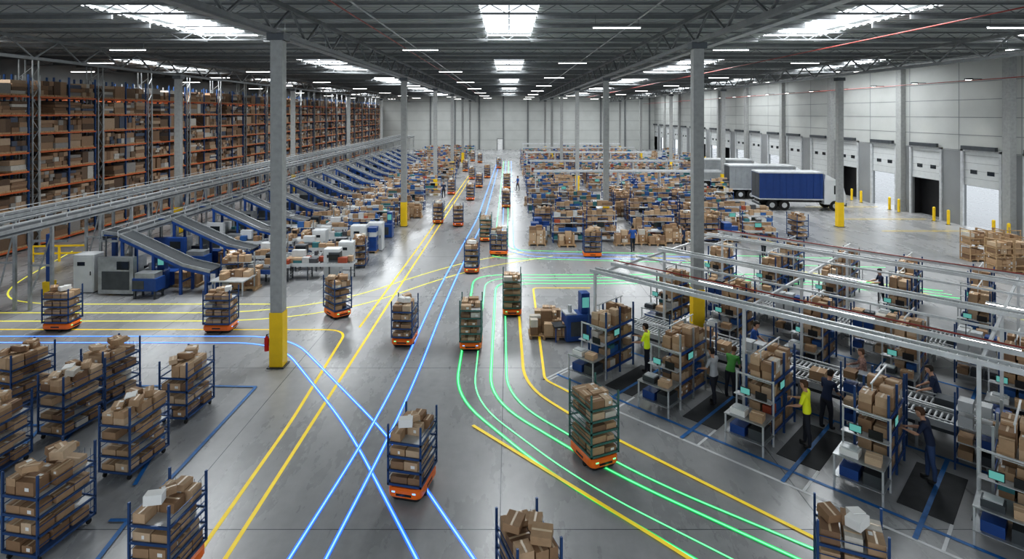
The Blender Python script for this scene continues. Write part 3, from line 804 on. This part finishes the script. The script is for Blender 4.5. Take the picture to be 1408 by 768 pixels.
line([fp(100,345),fp(5,398),fp(20,418),fp(380,418)],'yglow',px=False,r=3,w=.08)
line([(-40,23.5),fp(400,462),fp(540,605),(.55,9.6)],'blue',px=False,r=2)
line([(-40,22.9),fp(385,471),fp(480,590),(-.55,9.4)],'blue',px=False,r=2)
line([(-4.7,9.4),(-3.8,17.8),(-3.65,29.5),(-2.7,50),(-2.2,110)],'blue',px=False,r=4)
line([(-3.9,9.4),(-3.2,17.8),(-3.0,29.5),(-2.1,50),(-1.7,110)],'blue',px=False,r=4)
line([(22,29.5),(16,32.6),fp(652,378),fp(625,545),fp(760,655),(5.9,9.6)],'green',px=False,r=1.7)
line([(22,28.9),(16,32.0),fp(668,382),fp(650,552),fp(800,664),(6.7,9.8)],'green',px=False,r=1.7,w=.05)
line([(22,28.3),(16,31.4),fp(682,386),fp(673,550),fp(840,650),(8.0,9.9)],'green',px=False,r=1.7)
line([(22,27.7),(16,30.8),fp(694,390),fp(697,548),fp(880,655),(8.6,10.2)],'green',px=False,r=1.7,w=.08)
line([(-1.0,110),(-1.0,40),(-1.3,36.3),(22,34.0)],'green',px=False,r=1.5,w=.07)
line([(-.1,110),(-.1,40),(.2,38.3),(22,36)],'green',px=False,r=1.5,w=.07)
line([(.4,110),(.3,39),(1,37.6),(14,36.2)],'blue',px=False,r=1.5,w=.07)
line([(-.6,110),(-.5,39),(1,36.6),(14,35.4)],'blue',px=False,r=1.5,w=.07)
line([(714,435),(721,530),(800,580),(1130,745),(1300,830)],'yellow',r=1.5)
line([(812,396),(733,396),(749,522),(790,543)],'yellow',r=.3,w=.09)
line([(650,585),(740,640),(948,768),(1040,830)],'yellow',r=1.0)
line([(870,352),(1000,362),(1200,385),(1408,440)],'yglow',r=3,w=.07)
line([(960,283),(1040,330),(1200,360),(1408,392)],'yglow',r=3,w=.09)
line([(292,531),(352,532),(250,642),(225,668)],'bpaint',r=.05)
line([(292,531),(225,531),(180,531)],'bpaint'); line([(20,585),(60,585),(20,625),(-60,715)],'bpaint',r=.05); line([(150,716),(176,716),(130,775)],'bpaint',r=.05); line([(0,548),(-40,590)],'bpaint')
line([(0,715),(40,715),(10,760)],'bpaint',r=.05); line([(225,600),(185,668)],'bpaint'); line([(60,640),(130,640)],'bpaint'); line([(130,560),(60,640),(0,715)],'bpaint')
for y in (44.5,49.5,56,61,68): line([(28.5,y),(35.5,y)],'yellow',px=False,w=.1)

# ------------------------------------------------------------------ people
def person(loc,head,shirt,pants,hair='hair_dark',hl=(-.25,.35,1.05),hr=(.25,.35,1.05),lean=0.0,skin='skin',h=1.75,step=.08,longs=False,turn=0.0):
    J=[];E=[];Rd=[];T=[]
    def j(p,r): J.append(Vector(p)); Rd.append(r); return len(J)-1
    def e(a,b,t): E.append((a,b)); T.append(t)
    cl,sl=math.cos(lean),math.sin(lean)
    def L(x,y,z):
        dz=z-.95; return (x,y*cl+dz*sl,.95+dz*cl-y*sl)
    pel=j((0,0,.96),(.150,.11)); wa=j(L(0,0,1.10),(.135,.10)); ch=j(L(0,.0,1.28),(.165,.115)); uc=j(L(0,-.01,1.40),(.14,.098))
    e(pel,wa,'s');e(wa,ch,'s');e(ch,uc,'s')
    hands=[]; cuts=[]
    for sx,tg in ((-1,hl),(1,hr)):
        sh=Vector(L(sx*.185,-.01,1.415)); tg=Vector(tg); d=tg-sh; l1,l2=.29,.26
        dist=min(d.length,(l1+l2)*.98); dn=d.normalized(); tg=sh+dn*dist
        x=(dist*dist+l1*l1-l2*l2)/(2*dist); hh=math.sqrt(max(0,l1*l1-x*x))
        pole=Vector((sx*.5,-.5,-1)); pole=(pole-dn*pole.dot(dn)).normalized()
        el=sh+dn*x+pole*hh
        a=j(sh,(.072,.068)); m=j(sh.lerp(el,.5),(.056,.054)); b=j(el,(.044,.042)); m2=j(el.lerp(tg,.35),(.044,.040)); c=j(tg,(.028,.024))
        e(uc,a,'s');e(a,m,'s');e(m,b,'u');e(b,m2,'a');e(m2,c,'a')
        hands.append((tg,(tg-el).normalized(),sx))
        cuts.append((sx,(tg-(tg-el).normalized()*.03,(tg-el).normalized()) if longs else (sh.lerp(el,.85),(el-sh).normalized())))
    for sx in (-1,1):
        st=sx*step
        hp=j((sx*.088,0,.90),(.098,.105)); th=j((sx*.095,st*.4+.012,.70),(.086,.092)); kn=j((sx*.10,st*.7+.02,.49),(.062,.066)); cf=j((sx*.10,st*.9-.01,.34),(.060,.064)); an=j((sx*.10,st,.11),(.048,.054)); he=j((sx*.10,st-.01,.055),(.042,.050)); to=j((sx*.115,st+.15,.040),(.045,.036))
        e(pel,hp,'p');e(hp,th,'p');e(th,kn,'p');e(kn,cf,'p');e(cf,an,'p');e(an,he,'f');e(he,to,'f')
    me=bpy.data.meshes.new('b'); me.from_pydata([tuple(p) for p in J],E,[]); ob=bpy.data.objects.new('b',me); COL.objects.link(ob)
    md=ob.modifiers.new('Skin','SKIN'); md.use_smooth_shade=True
    for i,r in enumerate(Rd):
        sv=me.skin_vertices[0].data[i]; sv.radius=r; sv.use_root=(i==0)
    ss=ob.modifiers.new('Sub','SUBSURF'); ss.levels=2; ss.render_levels=2
    dg=bpy.context.evaluated_depsgraph_get(); bm=bpy.data.meshes.new_from_object(ob.evaluated_get(dg)); bpy.data.objects.remove(ob)
    b_=bmesh.new(); b_.from_mesh(bm)
    def cut(co,no): bmesh.ops.bisect_plane(b_,geom=b_.verts[:]+b_.edges[:]+b_.faces[:],plane_co=co,plane_no=no)
    cut((0,0,.92),(0,0,1)); cut((0,0,.095),(0,0,1))
    for _,(co_,no_) in cuts: cut(co_,no_)
    b_.to_mesh(bm); b_.free()
    bm.materials.clear()
    for n_ in (shirt,pants,skin,'shoe'): bm.materials.append(MATS[n_])
    for f in bm.polygons:
        c=f.center; best=9;bt='s'
        for (a,b),t in zip(E,T):
            pa,pb=J[a],J[b]; dd=pb-pa; tt=max(0,min(1,(c-pa).dot(dd)/dd.length_squared)); q=(c-(pa+dd*tt)).length-.5*(Rd[a][0]*(1-tt)+Rd[b][0]*tt)
            if q<best: best=q;bt=t
        if bt in ('u','a'):
            co_,no_=cuts[0 if c.x<0 else 1][1]; mi=2 if (c-co_).dot(no_)>0 else 0
        elif bt in ('p','f') : mi=3 if c.z<.095 else (1 if c.z<.92 else 0)
        else: mi=0 if c.z>.92 else 1
        f.material_index=mi; f.use_smooth=True
    root=bpy.data.objects.new('warehouse_worker',None); COL.objects.link(root); root.location=loc; root.rotation_euler=(0,0,head); s=h/1.78; root.scale=(s,s,s)
    bo=bpy.data.objects.new('body',bm); COL.objects.link(bo); bo.parent=root
    mb=MB()
    hc=Vector(L(0,.012,1.645))
    mb.M=Matrix.Translation(hc)@Matrix.Rotation(-lean*.9,4,'X')@Matrix.Rotation(turn,4,'Z')
    def ring(z,wx,fy,by,n=20):
        o_=[]
        for q in range(n):
            t=2*math.pi*q/n; sn=math.sin(t); o_.append((wx*math.cos(t), -.01+((fy+.01) if sn>0 else (-.01-by))*sn, z))
        return o_
    prof=[(-.27,.085,.05,-.09),(-.20,.062,.045,-.075),(-.13,.055,.046,-.064),(-.114,.044,.080,-.066),(-.09,.056,.093,-.078),(-.05,.067,.095,-.09),(0,.074,.094,-.10),(.04,.075,.096,-.102),(.08,.066,.084,-.09),(.105,.046,.056,-.066),(.118,.016,.02,-.03)]
    mb.rings([ring(*p) for p in prof],skin)
    hp_=[(-.065,.070,-.01,-.098),(-.03,.078,-.005,-.106),(0,.081,.005,-.110),(.035,.083,.02,-.112),(.055,.080,.100,-.108),(.085,.072,.092,-.098),(.11,.052,.064,-.074),(.126,.018,.024,-.034)]
    mb.rings([ring(*p) for p in hp_],hair)
    for sx in (-1,1):
        mb.ell((sx*.03,.084,-.002),(.013,.010,.008),'eye_white',8,5); mb.ell((sx*.03,.092,-.002),(.006,.004,.006),'black_plastic',6,4)
        mb.box(sx*.03-.017,sx*.03+.017,.082,.094,.015,.021,hair)
        mb.ell((sx*.078,.0,-.01),(.010,.018,.030),skin,8,5)
    mb.rings([[(-.014,.088,-.035),(.014,.088,-.035),(.0,.116,-.032)],[(-.006,.086,.008),(.006,.086,.008),(0,.096,.008)]],skin)
    mb.ell((0,.090,-.060),(.022,.008,.006),'lips',8,4)
    mb.M=None
    mb.obj('head',root,smooth=True)
    hb=MB()
    for tg,dv,sx in hands:
        up=Vector((0,0,1)); s_=dv.cross(up)
        if s_.length<.2: s_=Vector((0,1,0)).cross(dv)
        s_.normalize(); nrm=s_.cross(dv).normalized()
        if nrm.z<0: nrm=-nrm
        rr=[]
        for t,wd,th in ((-.02,.024,.022),(.015,.030,.018),(.05,.040,.016),(.09,.041,.013)):
            c=tg+dv*t
            rr.append([tuple(c+s_*(wd*math.cos(q*math.pi/5))+nrm*(th*math.sin(q*math.pi/5))) for q in range(10)])
        hb.rings(rr,skin)
        for q,(of_,ln) in enumerate(((-.031,.060),(-.0105,.074),(.0105,.070),(.031,.052))):
            b0=tg+dv*.085+s_*of_; b1=b0+dv*ln*.5-nrm*.008; b2=b1+(dv*.8-nrm*.6).normalized()*ln*.45; b3=b2+(dv*.4-nrm*.9).normalized()*ln*.25
            hb.cyl(b0,b1,.0098,skin,6,.0090); hb.cyl(b1,b2,.0090,skin,6,.0082); hb.cyl(b2,b3,.0082,skin,6,.006)
        ts=s_*(-sx); b0=tg+dv*.02+ts*.022; b1=b0+(dv*.6+ts*.7).normalized()*.042; b2=b1+(dv*.95+ts*.1-nrm*.3).normalized()*.032
        hb.cyl(b0,b1,.0125,skin,6,.0105); hb.cyl(b1,b2,.0105,skin,6,.0075)
    hb.obj('hands',root,smooth=True)
    return root
hd=math.atan2(-A.y,-A.x)-math.pi/2
x,y=fp(890,514); person((x,y,.015),hd+.3,'shirt_hivis','trousers_dark',hl=(-.2,.40,1.1),hr=(.18,.42,1.2),lean=.08)
x,y=fp(982,556); person((x,y,.015),hd-.1,'shirt_grey','trousers_dark',hl=(-.18,.38,1.05),hr=(.2,.40,1.0),lean=.12)
x,y=fp(1004,546); person((x,y,.015),hd-1.6,'shirt_green','trousers_dark','hair_brown',hl=(-.15,.45,.8),hr=(.15,.48,.85),lean=.45,h=1.62)
x,y=fp(1110,614); person((x,y,.015),hd+.1,'shirt_yellow','trousers_dark','hair_brown',hl=(-.2,.36,1.05),hr=(.15,.38,1.15),lean=.10,h=1.80)
x,y=fp(1136,590); person((x,y,.015),hd-2.0,'shirt_navy','trousers_dark',hl=(-.2,.40,1.05),hr=(.15,.42,1.0),lean=.25,h=1.7)
x,y=fp(1280,662); person((x,y,.015),hd+.1,'shirt_navy','jeans','hair_brown',hl=(-.15,.50,1.15),hr=(.18,.48,1.1),lean=.30,h=1.80)
x,y=fp(1290,585); person((x,y,.015),hd+.2,'shirt_navy','trousers_dark',hl=(-.2,.42,1.0),hr=(.2,.42,1.0),lean=.3)
x,y=fp(1188,552); person((x,y,.015),hd+.4,'shirt_plaid','jeans','hair_brown',hl=(-.2,.42,1.1),hr=(.2,.40,1.1),lean=.1,longs=True,h=1.66)
x,y=fp(1034,508); person((x,y,.015),hd+3.4,'shirt_blue','trousers_dark',hl=(-.2,.40,1.0),hr=(.2,.40,1.0),lean=.2)
x,y=fp(1142,418); person((x,y,0),hd,'shirt_navy','trousers_dark',hl=(-.3,.1,.85),hr=(.2,.4,1.1))
x,y=fp(1158,420); person((x,y,0),hd+2,'shirt_grey','trousers_dark',hl=(-.3,.1,.85),hr=(.2,.4,1.1))
x,y=fp(1212,420); person((x,y,0),hd+.5,'shirt_navy','trousers_dark',hl=(-.2,.4,1.1),hr=(.2,.4,1.1),lean=.1)
for (u,v,sh,hdg) in ((940,346,'shirt_navy',1),(712,262,'shirt_blue',2),(870,346,'shirt_blue',0),(628,232,'shirt_navy',0),(610,272,'shirt_navy',3),(1050,352,'shirt_navy',3)):
    x,y=fp(u,v); person((x,y,0),hdg,sh,'trousers_dark',hl=(-.27,.08,.86),hr=(.25,.25,1.0),step=.14)

# ------------------------------------------------------------------ world, camera
w=bpy.data.worlds.new('world'); sc.world=w; w.use_nodes=True
bg=w.node_tree.nodes['Background']; bg.inputs['Color'].default_value=(.88,.94,1,1); bg.inputs['Strength'].default_value=1.2
cam=bpy.data.cameras.new('camera'); co=bpy.data.objects.new('camera',cam); COL.objects.link(co); sc.camera=co
cam.sensor_width=36; cam.lens=36*F/1408; cam.shift_x=4/1408; cam.shift_y=-(384-156)/1408; cam.clip_end=400; cam.clip_start=.1
co.location=(0,0,H); co.rotation_euler=(math.pi/2,0,0)
sc.view_settings.view_transform='Standard'
try: sc.view_settings.look='Medium High Contrast'
except Exception as ex_: print('look',ex_)
sc.view_settings.exposure=0.0
